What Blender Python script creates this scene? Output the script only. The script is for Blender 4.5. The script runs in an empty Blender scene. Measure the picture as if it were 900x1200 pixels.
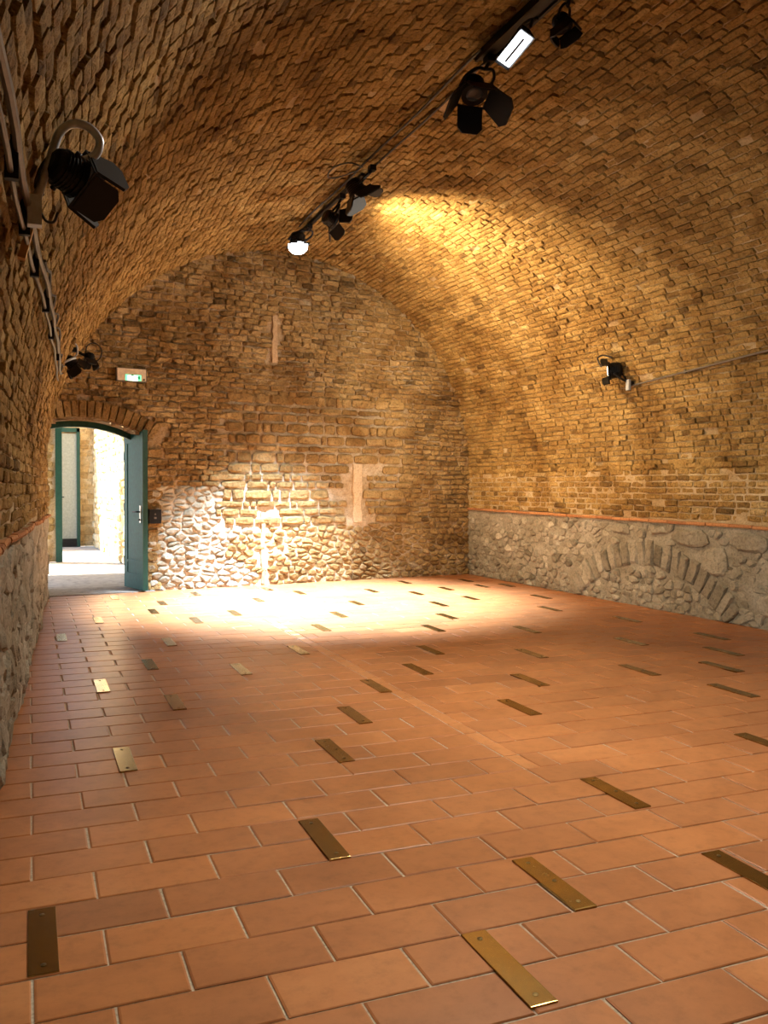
import bpy, math, random
import numpy as np
from mathutils import Vector, Matrix
random.seed(7)
rng = np.random.default_rng(11)
S = bpy.context.scene
COL = S.collection

# ------------------------------------------------------------------ camera
F_PX = 1030.84
YAW, PITCH, ROLL = (math.radians(a) for a in (21.932, -1.612, .258))
EYE = np.array([0., 0., 1.348])
_f = np.array([math.sin(YAW)*math.cos(PITCH), math.cos(YAW)*math.cos(PITCH), math.sin(PITCH)])
_r = np.array([math.cos(YAW), -math.sin(YAW), 0.])
_u = np.cross(_r, _f)
_c, _s = math.cos(ROLL), math.sin(ROLL)
RIGHT, UP, FWD = _c*_r+_s*_u, -_s*_r+_c*_u, _f
cam_d = bpy.data.cameras.new('camera')
cam_d.sensor_fit = 'VERTICAL'
cam_d.sensor_height = 24.0
cam_d.lens = F_PX*24.0/1200.0
cam_d.clip_start = .02
cam = bpy.data.objects.new('camera', cam_d)
COL.objects.link(cam)
m = Matrix.Identity(4)
for i in range(3):
    m[i][0], m[i][1], m[i][2], m[i][3] = RIGHT[i], UP[i], -FWD[i], EYE[i]
cam.matrix_world = m
S.camera = cam

# ------------------------------------------------------------------ sky, sun, exposure
S.view_settings.view_transform = 'Standard'
S.view_settings.look = 'None'
S.view_settings.gamma = 1.0
S.view_settings.use_curve_mapping = False
S.view_settings.exposure = -0.3
world = bpy.data.worlds.new('world'); S.world = world
world.use_nodes = True
wn = world.node_tree.nodes; wl = world.node_tree.links
sky = wn.new('ShaderNodeTexSky'); sky.sky_type = 'NISHITA'; sky.sun_disc = False
sky.sun_elevation = math.radians(50); sky.sun_rotation = math.radians(-60)
wl.new(sky.outputs[0], wn['Background'].inputs[0])
wn['Background'].inputs[1].default_value = .9
sun_d = bpy.data.lights.new('sun_offscreen', 'SUN'); sun_d.energy = 40.; sun_d.angle = math.radians(.6); sun_d.color = (1, .93, .8)
sun = bpy.data.objects.new('sun_offscreen', sun_d); COL.objects.link(sun)
sun.rotation_euler = Vector((.60, -.33, -.72)).to_track_quat('-Z', 'Y').to_euler()
sun.location = (-5, 5, 12)
try:
    S.cycles.max_bounces = 10; S.cycles.diffuse_bounces = 6
    S.cycles.sample_clamp_indirect = 6
except Exception:
    pass

# ------------------------------------------------------------------ the measured hall
ZS, RISE, YB = 1.55, 3.0, -1.6            # springing line, vault rise, end of hall behind the camera
EA, EB = 11.40, .13                        # far wall runs slightly askew: Y = EA + EB X
def xl(y): return .20+(y-11.43)*.045
def xr(y): return 6.34-.03*(y-12.3)
EN = np.array([EB, -1., 0.]); EN /= np.linalg.norm(EN)
def wob(a, b, k=1.0, ph=0.):               # smooth low-frequency unevenness
    return (math.sin(1.7*a*k+2.3*b*k+ph)+math.sin(3.1*a*k-1.3*b*k+1.7+ph)+math.sin(5.3*b*k+2.2*a*k+.4+ph))/3
def vault(t, y, h):
    h = h+.012*wob(t*3, y)
    c, a = (xl(y)+xr(y))/2, (xr(y)-xl(y))/2
    return (c+(a-h)*math.cos(t), y, ZS+(RISE-h)*math.sin(t))
def p_right(y, z, h): return (xr(y)-h-.012*wob(y, z*2, 1, 2.), y, z)
def p_left(y, z, h): return (xl(y)+h+.02*wob(y, z*2, 1.3, 1.), y, z)
def p_end(u, z, h): return (u+EN[0]*h, EA+EB*u+EN[1]*h, z)
def p_floor(x, y, h): return (x, y, h)
def yend(x): return EA+EB*x
def px(p):
    d = np.asarray(p, float)-EYE
    z = d@FWD
    if z < .15: return None
    return (450+F_PX*(d@RIGHT)/z, 600-F_PX*(d@UP)/z)

# ------------------------------------------------------------------ materials
def new_mat(name):
    mt = bpy.data.materials.new(name); mt.use_nodes = True
    return mt, mt.node_tree.nodes, mt.node_tree.links, mt.node_tree.nodes['Principled BSDF']
def noise(n, l, scale, detail=4, rough=.6, src=None, dist=0.):
    t = n.new('ShaderNodeTexNoise'); t.inputs['Scale'].default_value = scale
    t.inputs['Detail'].default_value = detail; t.inputs['Roughness'].default_value = rough
    t.inputs['Distortion'].default_value = dist
    l.new(src, t.inputs['Vector']); return t
def ramp(n, l, src, stops):
    r = n.new('ShaderNodeValToRGB')
    while len(r.color_ramp.elements) < len(stops): r.color_ramp.elements.new(.5)
    for e, (p, c) in zip(r.color_ramp.elements, stops):
        e.position = p; e.color = (*c, 1)
    l.new(src, r.inputs[0]); return r
def mixc(n, l, mode, fac, a, b):
    x = n.new('ShaderNodeMix'); x.data_type = 'RGBA'; x.blend_type = mode
    if isinstance(fac, float): x.inputs[0].default_value = fac
    else: l.new(fac, x.inputs[0])
    for k, v in ((6, a), (7, b)):
        if isinstance(v, tuple): x.inputs[k].default_value = (*v, 1)
        else: l.new(v, x.inputs[k])
    return x.outputs[2]
def masonry(name, stops, fine=45., bump=.6, dist=.012, stain=None, rough=.9, grain=.5, stainscale=.9):
    """colour from the per-piece 'tone' attribute, broken up by grain, pits and stains"""
    mt, n, l, b = new_mat(name)
    g = n.new('ShaderNodeNewGeometry'); pos = g.outputs['Position']
    at = n.new('ShaderNodeAttribute'); at.attribute_name = 'tone'
    nf = noise(n, l, fine, 6, .7, pos); nm = noise(n, l, fine*.22, 4, .6, pos, .6)
    ma = n.new('ShaderNodeMath'); ma.operation = 'MULTIPLY_ADD'
    l.new(nm.outputs[0], ma.inputs[0]); ma.inputs[1].default_value = .5; l.new(at.outputs['Fac'], ma.inputs[2])
    sb = n.new('ShaderNodeMath'); sb.operation = 'SUBTRACT'; l.new(ma.outputs[0], sb.inputs[0]); sb.inputs[1].default_value = .25
    col = ramp(n, l, sb.outputs[0], stops).outputs[0]
    gr = ramp(n, l, nf.outputs[0], [(.28, (1-grain,)*3), (.5, (1, 1, 1)), (.75, (1+.35*grain,)*3)])
    col = mixc(n, l, 'MULTIPLY', 1.0, col, gr.outputs[0])
    if stain:
        ns = noise(n, l, stainscale, 5, .65, pos, 1.2)
        sr = ramp(n, l, ns.outputs[0], [(.40, (1, 1, 1)), (.62, stain)])
        col = mixc(n, l, 'MULTIPLY', 1.0, col, sr.outputs[0])
    l.new(col, b.inputs['Base Color']); b.inputs['Roughness'].default_value = rough
    b.inputs['Specular IOR Level'].default_value = .25
    bp = n.new('ShaderNodeBump'); bp.inputs['Strength'].default_value = bump; bp.inputs['Distance'].default_value = dist
    ad = n.new('ShaderNodeMath'); ad.operation = 'MULTIPLY_ADD'
    l.new(nm.outputs[0], ad.inputs[0]); ad.inputs[1].default_value = 1.6; l.new(nf.outputs[0], ad.inputs[2])
    l.new(ad.outputs[0], bp.inputs['Height']); l.new(bp.outputs[0], b.inputs['Normal'])
    return mt
def plain(name, col, rough=.5, metal=0., bump=0., emis=None, es=0., spec=.5):
    mt, n, l, b = new_mat(name)
    b.inputs['Base Color'].default_value = (*col, 1); b.inputs['Roughness'].default_value = rough
    b.inputs['Metallic'].default_value = metal; b.inputs['Specular IOR Level'].default_value = spec
    g = n.new('ShaderNodeNewGeometry')
    nf = noise(n, l, 25, 4, .6, g.outputs['Position'])
    cr = ramp(n, l, nf.outputs[0], [(.3, tuple(c*.8 for c in col)), (.7, tuple(min(1, c*1.15) for c in col))])
    l.new(cr.outputs[0], b.inputs['Base Color'])
    if bump:
        bp = n.new('ShaderNodeBump'); bp.inputs['Strength'].default_value = bump; bp.inputs['Distance'].default_value = .004
        l.new(nf.outputs[0], bp.inputs['Height']); l.new(bp.outputs[0], b.inputs['Normal'])
    if emis:
        b.inputs['Emission Color'].default_value = (*emis, 1); b.inputs['Emission Strength'].default_value = es
    return mt
M = {}
M['brick'] = masonry('aged_brick', [(0., (.085, .055, .02)), (.2, (.23, .142, .045)), (.5, (.41, .265, .088)), (.8, (.52, .365, .142)), (1., (.62, .49, .26))], 42, 1., .028, (.60, .52, .40), grain=.75)
M['mortar'] = masonry('sandy_mortar', [(0., (.30, .22, .11)), (.5, (.48, .38, .22)), (1., (.64, .56, .40))], 55, .9, .01, (.7, .6, .5))
M['stone'] = masonry('rough_wall_stone', [(0., (.08, .052, .022)), (.2, (.21, .135, .052)), (.5, (.36, .24, .095)), (.8, (.47, .345, .17)), (1., (.60, .52, .39))], 34, 1., .03, (.6, .5, .38), grain=.7)
M['lime'] = masonry('lime_mortar', [(0., (.20, .13, .06)), (.35, (.36, .25, .13)), (.7, (.62, .53, .40)), (1., (.82, .78, .70))], 40, 1., .02, (.75, .68, .6))
M['rubble'] = masonry('grey_rubble_stone', [(0., (.14, .12, .085)), (.3, (.31, .28, .215)), (.65, (.43, .395, .315)), (1., (.60, .56, .46))], 32, 1., .018, (.75, .72, .66))
M['greymortar'] = masonry('grey_mortar', [(0., (.22, .19, .13)), (.5, (.37, .34, .27)), (1., (.52, .48, .39))], 45, 1., .016, (.75, .72, .66))
M['tile'] = masonry('terracotta', [(0., (.24, .105, .05)), (.35, (.37, .155, .064)), (.65, (.46, .19, .072)), (1., (.55, .26, .11))], 16, .12, .004, (.82, .79, .77), .36, .22, 1.1)
M['grout'] = masonry('cement_grout', [(0., (.42, .35, .26)), (1., (.58, .50, .40))], 60, .4, .004)
M['trim'] = masonry('terracotta_moulding', [(0., (.32, .14, .06)), (1., (.48, .235, .10))], 40, .5, .006)
M['ochre'] = masonry('ochre_masonry', [(0., (.30, .17, .06)), (.4, (.58, .38, .16)), (1., (.80, .66, .42))], 12, 1., .03)
M['paving'] = masonry('pale_paving', [(0., (.30, .28, .25)), (1., (.50, .47, .42))], 9, .6, .01, rough=.8)
M['black'] = plain('black_metal', (.004, .004, .0045), .5, 0., .15, spec=.25)
M['steel'] = plain('galvanised_steel', (.50, .55, .60), .4, .35, .1)
M['cable'] = plain('black_cable', (.02, .018, .015), .6)
M['conduit'] = plain('grey_conduit', (.12, .105, .085), .5, .3)
M['green'] = plain('dark_green_paint', (.007, .045, .032), .5, 0., .15, spec=.3)
M['teal'] = plain('teal_paint', (.003, .105, .11), .55, 0., .12, spec=.2)
M['greydoor'] = plain('grey_green_panel', (.24, .25, .21), .5)
M['white'] = plain('cream_plastic', (.72, .62, .48), .4)
M['sign'] = plain('lit_green_sign', (.1, .6, .3), .4, emis=(.25, 1., .55), es=1.6)
M['signlit'] = plain('lit_white_sign', (.9, .9, .9), .4, emis=(.85, 1., .95), es=4.)
M['signgreen'] = plain('sign_green', (.02, .35, .14), .4, emis=(.0, .5, .2), es=.25)
M['lens_white'] = plain('lit_white_lens', (.9, .9, .9), .2, emis=(.93, .95, 1.), es=14.)
M['lens_warm'] = plain('lit_warm_lens', (.9, .8, .6), .2, emis=(1., .78, .5), es=9.)
M['lens_dark'] = plain('unlit_lens', (.05, .06, .07), .08, spec=.8)
M['wood'] = plain('wood_wedge', (.42, .22, .07), .7, 0., .3)
M['plaster'] = masonry('pinkish_plaster', [(0., (.42, .30, .18)), (1., (.66, .54, .38))], 40, .8, .012)
# brass
mt, n, l, b = new_mat('brushed_brass')
g = n.new('ShaderNodeNewGeometry'); nf = noise(n, l, 9, 5, .65, g.outputs['Position'], .5)
l.new(ramp(n, l, nf.outputs[0], [(.3, (.27, .185, .06)), (.7, (.37, .265, .095))]).outputs[0], b.inputs['Base Color'])
l.new(ramp(n, l, nf.outputs[0], [(.3, (.28,)*3), (.7, (.2,)*3)]).outputs[0], b.inputs['Roughness'])
b.inputs['Metallic'].default_value = 1.0
M['brass'] = mt
M['screw'] = plain('dull_brass_screw', (.16, .11, .04), .4, .9)

# ------------------------------------------------------------------ mesh helpers
def link(o, parent=None):
    COL.objects.link(o)
    if parent is not None:
        o.parent = parent
        o.matrix_parent_inverse = parent.matrix_world.inverted() if parent.type == 'EMPTY' else Matrix.Identity(4)
    return o
def mesh_obj(name, v, f, mat, parent=None, tone=None, smooth=False):
    me = bpy.data.meshes.new(name); me.from_pydata([tuple(p) for p in v], [], f)
    if mat: me.materials.append(M[mat])
    if tone is not None:
        a = me.attributes.new('tone', 'FLOAT', 'POINT')
        a.data.foreach_set('value', np.asarray(tone, np.float32) if hasattr(tone, '__len__') else np.full(len(v), tone, np.float32))
    if smooth: me.polygons.foreach_set('use_smooth', [True]*len(me.polygons))
    me.update()
    return link(bpy.data.objects.new(name, me), parent)
def tag(o, label=None, cat=None, group=None, kind=None):
    if label: o['label'] = label
    if cat: o['category'] = cat
    if group: o['group'] = group
    if kind: o['kind'] = kind
    return o
def empty(name, loc=(0, 0, 0)):
    e = bpy.data.objects.new(name, None); e.location = loc; e.empty_display_size = .1
    e.matrix_world = Matrix.Translation(loc)
    COL.objects.link(e); return e
class MB:
    def __init__(s): s.v, s.f = [], []
    def add(s, v, f):
        k = len(s.v); s.v += [tuple(p) for p in v]; s.f += [tuple(i+k for i in q) for q in f]; return s
    def box(s, c, sz, R=None, bev=.0):
        x, y, z = (a/2 for a in sz)
        pts = [(i*x, j*y, k*z) for i in (-1, 1) for j in (-1, 1) for k in (-1, 1)]
        if R is not None: pts = [tuple(R@Vector(p)) for p in pts]
        pts = [(p[0]+c[0], p[1]+c[1], p[2]+c[2]) for p in pts]
        return s.add(pts, [(0, 1, 3, 2), (4, 6, 7, 5), (0, 4, 5, 1), (2, 3, 7, 6), (0, 2, 6, 4), (1, 5, 7, 3)])
    def tube(s, pts, r, n=8, cap=True):
        pts = [Vector(p) for p in pts]; k = len(s.v); up = None
        for i, p in enumerate(pts):
            d = (pts[min(i+1, len(pts)-1)]-pts[max(i-1, 0)]).normalized()
            if up is None: up = d.orthogonal().normalized()
            up = (up-d*up.dot(d)); up = up.normalized() if up.length > 1e-6 else d.orthogonal().normalized()
            w = d.cross(up)
            for j in range(n):
                a = 2*math.pi*j/n; s.v.append(tuple(p+up*(r*math.cos(a))+w*(r*math.sin(a))))
        for i in range(len(pts)-1):
            for j in range(n):
                a, b_ = k+i*n+j, k+i*n+(j+1) % n
                s.f.append((a, b_, b_+n, a+n))
        if cap:
            s.f.append(tuple(k+j for j in range(n))[::-1]); e = k+(len(pts)-1)*n; s.f.append(tuple(e+j for j in range(n)))
        return s
    def lathe(s, o, ax, prof, n=16):
        o, ax = Vector(o), Vector(ax).normalized(); a = ax.orthogonal().normalized(); b_ = ax.cross(a); k = len(s.v)
        for (t, r) in prof:
            for j in range(n):
                q = 2*math.pi*j/n; s.v.append(tuple(o+ax*t+a*(r*math.cos(q))+b_*(r*math.sin(q))))
        for i in range(len(prof)-1):
            for j in range(n):
                p, q = k+i*n+j, k+i*n+(j+1) % n; s.f.append((p, q, q+n, p+n))
        s.f.append(tuple(k+j for j in range(n))[::-1]); e = k+(len(prof)-1)*n; s.f.append(tuple(e+j for j in range(n)))
        return s
    def build(s, name, mat, parent=None, smooth=False): return mesh_obj(name, s.v, s.f, mat, parent, smooth=smooth)
def smoothpath(pts, n=6):
    P = [Vector(p) for p in pts]; P = [P[0]*2-P[1]]+P+[P[-1]*2-P[-2]]; out = []
    for i in range(1, len(P)-2):
        for k in range(n):
            t = k/n
            out.append(.5*((2*P[i])+(P[i+1]-P[i-1])*t+(2*P[i-1]-5*P[i]+4*P[i+1]-P[i+2])*t*t+(3*P[i]-P[i-1]-3*P[i+1]+P[i+2])*t**3))
    out.append(P[-2]); return out

# ---- pieces of masonry: a 2-D outline on a surface raised into a block with its own edges
class Pieces:
    def __init__(s): s.items = []          # verts, faces, tone, pixel area
    def add(s, outline, mapf, h, bev, depth, tone, name, tilt=0.):
        """outline: list of (u,v); rings: buried back, edge, raised face"""
        n = len(outline); c = (sum(p[0] for p in outline)/n, sum(p[1] for p in outline)/n)
        ext = min(max(p[0] for p in outline)-min(p[0] for p in outline), max(p[1] for p in outline)-min(p[1] for p in outline))
        k = max(.3, 1-2*bev/max(ext, 1e-3))
        tu, tv = random.uniform(-tilt, tilt), random.uniform(-tilt, tilt)
        v = [mapf(u, w, -depth) for u, w in outline]
        v += [mapf(u, w, h-bev*.9) for u, w in outline]
        v += [mapf(c[0]+(u-c[0])*k, c[1]+(w-c[1])*k, h+tu*(u-c[0])+tv*(w-c[1])) for u, w in outline]
        f = []
        for r in (0, 1):
            for i in range(n):
                j = (i+1) % n; f.append((r*n+i, r*n+j, (r+1)*n+j, (r+1)*n+i))
        f.append(tuple(2*n+i for i in range(n)))
        q = [px(p) for p in v[n:2*n]]
        area = 0.
        if all(q):
            cx, cy = sum(p[0] for p in q)/n, sum(p[1] for p in q)/n
            if -5 < cx < 905 and -5 < cy < 1205:
                area = abs(sum(q[i][0]*q[(i+1) % n][1]-q[(i+1) % n][0]*q[i][1] for i in range(n)))/2
        s.items.append((v, f, tone, area, name))
    def build(s, parent, mat, stuffname, top=300, smooth=False):
        order = sorted(range(len(s.items)), key=lambda i: -s.items[i][3])
        keep = set(i for i in order[:top] if s.items[i][3] > 6)
        V, Fc, T = [], [], []
        for i, (v, f, t, a, nm) in enumerate(s.items):
            if i in keep:
                mesh_obj(nm, v, f, mat if isinstance(mat, str) else mat[nm], parent, t, smooth)
            else:
                k = len(V); V += v; Fc += [tuple(j+k for j in q) for q in f]; T += [t]*len(v)
        if V:
            o = mesh_obj(stuffname, V, Fc, mat if isinstance(mat, str) else mat['_'], parent, T, smooth)
            o['kind'] = 'stuff'
def rect(u0, v0, u1, v1, j=.004):
    R = lambda: random.uniform(-j, j)
    return [(u0+R(), v0+R()), (u1+R(), v0+R()), (u1+R(), v1+R()), (u0+R(), v1+R())]
def ragged(u0, v0, u1, v1, ju, jv):
    R = lambda a: random.uniform(-a, a)
    cu, cv = (u1-u0)*.10, (v1-v0)*.07
    return [(u0+cu+R(ju), v0+R(jv)), (u1-cu+R(ju), v0+R(jv)), (u1+R(ju), v0+cv+R(jv)), (u1+R(ju)*1.3, (v0+v1)/2), (u1+R(ju), v1-cv+R(jv)), (u1-cu+R(ju), v1+R(jv)), (u0+cu+R(ju), v1+R(jv)), (u0+R(ju), v1-cv+R(jv)), (u0+R(ju)*1.3, (v0+v1)/2), (u0+R(ju), v0+cv+R(jv))]
def rounded(u0, v0, u1, v1, j=.008, p=.75):
    a, b_, cx, cy = (u1-u0)/2, (v1-v0)/2, (u0+u1)/2, (v0+v1)/2; out = []
    for k in range(10):
        t = 2*math.pi*(k+.5)/10; c, s_ = math.cos(t), math.sin(t)
        e = 1-p*.8
        out.append((cx+a*math.copysign(abs(c)**e, c)+random.uniform(-j, j), cy+b_*math.copysign(abs(s_)**e, s_)+random.uniform(-j, j)))
    return out
def voronoi(u0, v0, u1, v1, du, dv, jit=.42, keep=lambda u, v: True, gap=.006):
    """rubble outlines: cells of a jittered grid, found by clipping against the neighbours"""
    nu, nv = int((u1-u0)/du)+2, int((v1-v0)/dv)+2
    st = {}
    for i in range(-2, nu+2):
        for j in range(-2, nv+2):
            st[i, j] = ((i+.5+(j % 2)*.5+random.uniform(-jit, jit)), (j+.5+random.uniform(-jit, jit)))
    for i in range(nu):
        for j in range(nv):
            sx, sy = st[i, j]; U, V = u0+sx*du, v0+sy*dv
            if not (u0 <= U <= u1 and v0 <= V <= v1) or not keep(U, V): continue
            poly = [(sx-1.6, sy-1.6), (sx+1.6, sy-1.6), (sx+1.6, sy+1.6), (sx-1.6, sy+1.6)]
            for a in range(-2, 3):
                for b_ in range(-2, 3):
                    if (a, b_) == (0, 0) or (i+a, j+b_) not in st: continue
                    ox, oy = st[i+a, j+b_]; mx, my = (sx+ox)/2, (sy+oy)/2; nx, ny = ox-sx, oy-sy
                    new = []
                    for k in range(len(poly)):
                        p, q = poly[k], poly[(k+1) % len(poly)]
                        dp, dq = (p[0]-mx)*nx+(p[1]-my)*ny, (q[0]-mx)*nx+(q[1]-my)*ny
                        if dp <= 0: new.append(p)
                        if dp*dq < 0: t = dp/(dp-dq); new.append((p[0]+(q[0]-p[0])*t, p[1]+(q[1]-p[1])*t))
                    poly = new
                    if len(poly) < 3: break
                if len(poly) < 3: break
            if len(poly) < 3: continue
            P = []                                     # cut the corners so stones look worn
            for k in range(len(poly)):
                p, q = poly[k], poly[(k+1) % len(poly)]
                P += [(p[0]*.75+q[0]*.25, p[1]*.75+q[1]*.25), (p[0]*.25+q[0]*.75, p[1]*.25+q[1]*.75)]
            cx, cy = sum(p[0] for p in P)/len(P), sum(p[1] for p in P)/len(P)
            sh = 1-gap/min(du, dv)*2
            P = [(u0+(cx+(p[0]-cx)*sh)*du, min(v1+.02, max(v0, v0+(cy+(p[1]-cy)*sh)*dv))) for p in P]
            yield P

# ------------------------------------------------------------------ floor
Y_OF = lambda r: 3.199-r*.215
floor = mesh_obj('floor', [(-.9, YB, -.005), (7.2, YB, -.005), (7.2, EA+EB*7.2+.02, -.005), (-.9, EA-EB*.9+.02, -.005)], [(0, 1, 2, 3)], 'grout', tone=.5)
tag(floor, 'terracotta tile floor laid in running bond across the vaulted hall', 'floor', kind='structure')
T = Pieces()
SX0, SX1 = 2.20, 2.285                       # lengthwise strip of narrow pale tiles
for r in range(-46, 24):
    y1, y0 = Y_OF(r), Y_OF(r+1)
    if y0 < YB: continue
    off = .0 if r % 2 == 0 else .5
    for c in range(-4, 20):
        a, b_ = .198+(c+off)*.4004, .198+(c+1+off)*.4004
        a, b_ = max(a, xl(y0)-.05), min(b_, xr(y0)+.05)
        if b_-a < .03: continue
        if y0 > yend((a+b_)/2)+.05: continue
        y1c = min(y1, yend((a+b_)/2)+.12)
        spans = [(a, b_)]
        if 3.5 < y0 < 8.4 and a < SX1 and b_ > SX0:
            spans = [(a, SX0), (SX0, min(b_, SX1)) if b_ > SX0 else None, (SX1, b_)]
            spans = [s for s in spans if s and s[1]-s[0] > .02]
        for (p, q) in spans:
            g = .0035
            strip = q-p < .1 and abs((p+q)/2-(SX0+SX1)/2) < .03
            tone = .78 if strip else min(1, max(0, random.gauss(.5, .09)))
            T.add(rect(p+g, y0+g, q-g, y1c-g, .0016), p_floor, random.uniform(-.0008, .0012), .0035, .004, tone, 'tile', .003)
T.build(floor, 'tile', 'distant_tiles')

# ------------------------------------------------------------------ vault (ceiling) and the side walls
def grid_mesh(name, us, vs, fn, mat, tone):
    v, t = [], []
    for u in us:
        for w in vs: v.append(fn(u, w)); t.append(tone(u, w))
    m_ = len(vs); f = [(i*m_+j, (i+1)*m_+j, (i+1)*m_+j+1, i*m_+j+1) for i in range(len(us)-1) for j in range(m_-1)]
    return mesh_obj(name, v, f, mat, tone=t)
def vault_clip(t, s_):
    y = YB+s_*(12.4-YB); p = vault(t, y, 0)
    ye = yend(p[0])+.05
    y = YB+s_*(ye-YB)
    return vault(t, y, -.022+random.uniform(-.008, .008))
ceiling = grid_mesh('ceiling', [math.pi*i/150 for i in range(151)], [i/120 for i in range(121)], vault_clip, 'mortar', lambda a, b_: random.uniform(.2, .7))
tag(ceiling, 'brick barrel vault spanning the whole hall', 'ceiling', kind='structure')
VB = Pieces()
NC = 158
for i in range(NC):
    t0, t1 = math.pi*i/NC, math.pi*(i+1)/NC; gt = .0052/3.05
    y = YB+random.uniform(0, .12)+(i % 2)*.11
    while y < 12.5:
        L = random.choice((.12, .13, .14, .2, .215)) if random.random() < .75 else random.uniform(.08, .23)
        ym = y+L/2
        c = vault((t0+t1)/2, ym, 0)
        if ym < yend(c[0])+.02 and random.random() > .007:
            tone = min(1, max(.0, random.gauss(.52, .12)))
            if random.random() < .03: tone = random.uniform(.12, .3)
            hh = random.gauss(.004, .006)
            if random.random() < .03: hh -= .012
            dj = random.uniform(-.0006, .0006)
            VB.add(ragged(t0+gt+dj, y+.006, t1-gt+dj, min(y+L-.006, yend(c[0])+.04), .0014, .006), vault, hh, .007, .024, tone, 'brick', .03)
        y += L
VB.build(ceiling, 'brick', 'distant_brickwork')

def zm_r(y): return .975+.045*(y-6.4)/5.9     # string course height on the right wall
def zm_l(y): return 1.085-.013*(y-4.2)
wall_right = grid_mesh('wall_right', [i/80 for i in range(81)], [i/24 for i in range(25)],
    lambda s_, w: (lambda y: p_right(y, ZS*w, -.006+random.uniform(-.006, .008)))(YB+s_*(yend(xr(12.2))+.02-YB)), 'greymortar', lambda a, b_: random.uniform(.3, .7))
tag(wall_right, 'long side wall, brick above a grey rubble base with a walled-up arch', 'wall', kind='structure')
wall_left = grid_mesh('wall_left', [i/110 for i in range(111)], [i/24 for i in range(25)],
    lambda s_, w: (lambda y: p_left(y, ZS*w, -.012+random.uniform(-.008, .012)))(YB+s_*(yend(.2)+.0-YB)), 'greymortar', lambda a, b_: random.uniform(.3, .8))
tag(wall_left, 'long side wall seen edge on, brick above a grey plastered base', 'wall', kind='structure')
for w_, zf in ((wall_right, zm_r), (wall_left, zm_l)):     # bedding above the string course is sandy, below it grey
    w_.data.materials.append(M['mortar'])
    for p in w_.data.polygons:
        if p.center.z > zf(p.center.y): p.material_index = 1
def wall_bricks(P, mapf, z0f, y0, y1, jit, course=.066):
    zs = 1.02
    k = 0
    while zs < ZS+.03:
        y = y0+random.uniform(0, .1)+(k % 2)*.12
        while y < y1:
            L = random.choice((.2, .22, .19, .12, .25))
            zb = zs
            if zb+course*.5 > z0f(y)+.02:
                tone = min(1, max(.05, random.gauss(.52, .17)))
                P.add(rounded(y+.006, zb+.005, y+L-.006, zb+course-.005, jit, .9), mapf, random.gauss(.006, .006), .009, .02, tone, 'brick', .05)
            y += L
        zs += course; k += 1
# right wall: brickwork, walled-up arch, rubble
ARC_Y, ARC_Z, ARC_R = 8.12, -1.28, 1.76
BIG = [(7.07, .60, .17, .15), (7.42, .83, .27, .085), (6.62, .82, .24, .09), (8.55, .86, .16, .06), (6.2, .55, .18, .12), (9.35, .28, .12, .08), (6.35, .22, .17, .11), (7.9, .88, .13, .05)]
def free_r(y, z):
    r = math.hypot(y-ARC_Y, z-ARC_Z)
    if ARC_R-.02 < r < ARC_R+.31 and abs(y-ARC_Y) < 1.35: return False
    return all(((y-b[0])/(b[2]+.05))**2+((z-b[1])/(b[3]+.04))**2 > 1 for b in BIG)
WR = Pieces()
wall_bricks(WR, p_right, zm_r, 2.0, 12.2, .006, .068)
WR.build(wall_right, 'brick', 'distant_brickwork', 130)
WS = Pieces()
a0 = -46
while a0 < 46:
    da = random.uniform(3.2, 4.6); lo, hi = math.radians(a0+.35), math.radians(a0+da-.35); Ln = random.uniform(.24, .31)
    r0, r1 = ARC_R+random.uniform(-.012, .015), ARC_R+Ln
    pts = []
    for (r_, a_) in ((r0, lo), (r0, hi), ((r0+r1)/2, hi+.003), (r1, hi-.006), (r1, lo+.006), ((r0+r1)/2, lo-.003)):
        pts.append((ARC_Y-r_*math.sin(a_)+random.uniform(-.006, .006), max(.0, ARC_Z+r_*math.cos(a_)+random.uniform(-.006, .006))))
    if max(p[1] for p in pts) > .06:
        WS.add(pts, p_right, random.uniform(.014, .04), .018, .02, min(1, max(.1, random.gauss(.45, .15))), 'arch_stone', .08)
    a0 += da
for (y, z, a, b_) in BIG:
    WS.add(rounded(y-a, z-b_, y+a, z+b_, .02, .35), p_right, random.uniform(.025, .045), .025, .02, .7 if b_ > .13 else random.uniform(.35, .55), 'large_stone', .05)
for P in voronoi(3.2, 0., 12.25, .96, .125, .085, .46, lambda u, v: free_r(u, v) and v < zm_r(u)-.03, .005):
    WS.add(P, p_right, random.uniform(-.004, .026), .014, .02, min(1, max(.1, random.gauss(.5, .15))), 'rubble_stone', .15)
WS.build(wall_right, 'rubble', 'distant_rubble', 170)
# left wall
WL = Pieces()
wall_bricks(WL, p_left, zm_l, 2.6, 11.42, .008, .068)
WL.build(wall_left, 'brick', 'distant_brickwork', 120)
LS = Pieces()
for P in voronoi(2.6, 0., 11.4, 1.02, .2, .14, .46, lambda u, v: v < zm_l(u)-.02, .004):
    LS.add(P, p_left, random.uniform(-.008, .008), .014, .02, min(1, max(.2, random.gauss(.62, .1))), 'rubble_stone', .1)
LS.build(wall_left, 'rubble', 'distant_rubble', 120)
# hall end behind the camera
v = [(-.8, YB, -.1), (7.2, YB, -.1), (7.2, YB, 5.), (-.8, YB, 5.)]
wf = mesh_obj('wall_front', v, [(0, 1, 2, 3)], 'mortar', tone=.5)
tag(wf, 'plain mortared wall closing the near end of the hall', 'wall', kind='structure')
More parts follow.
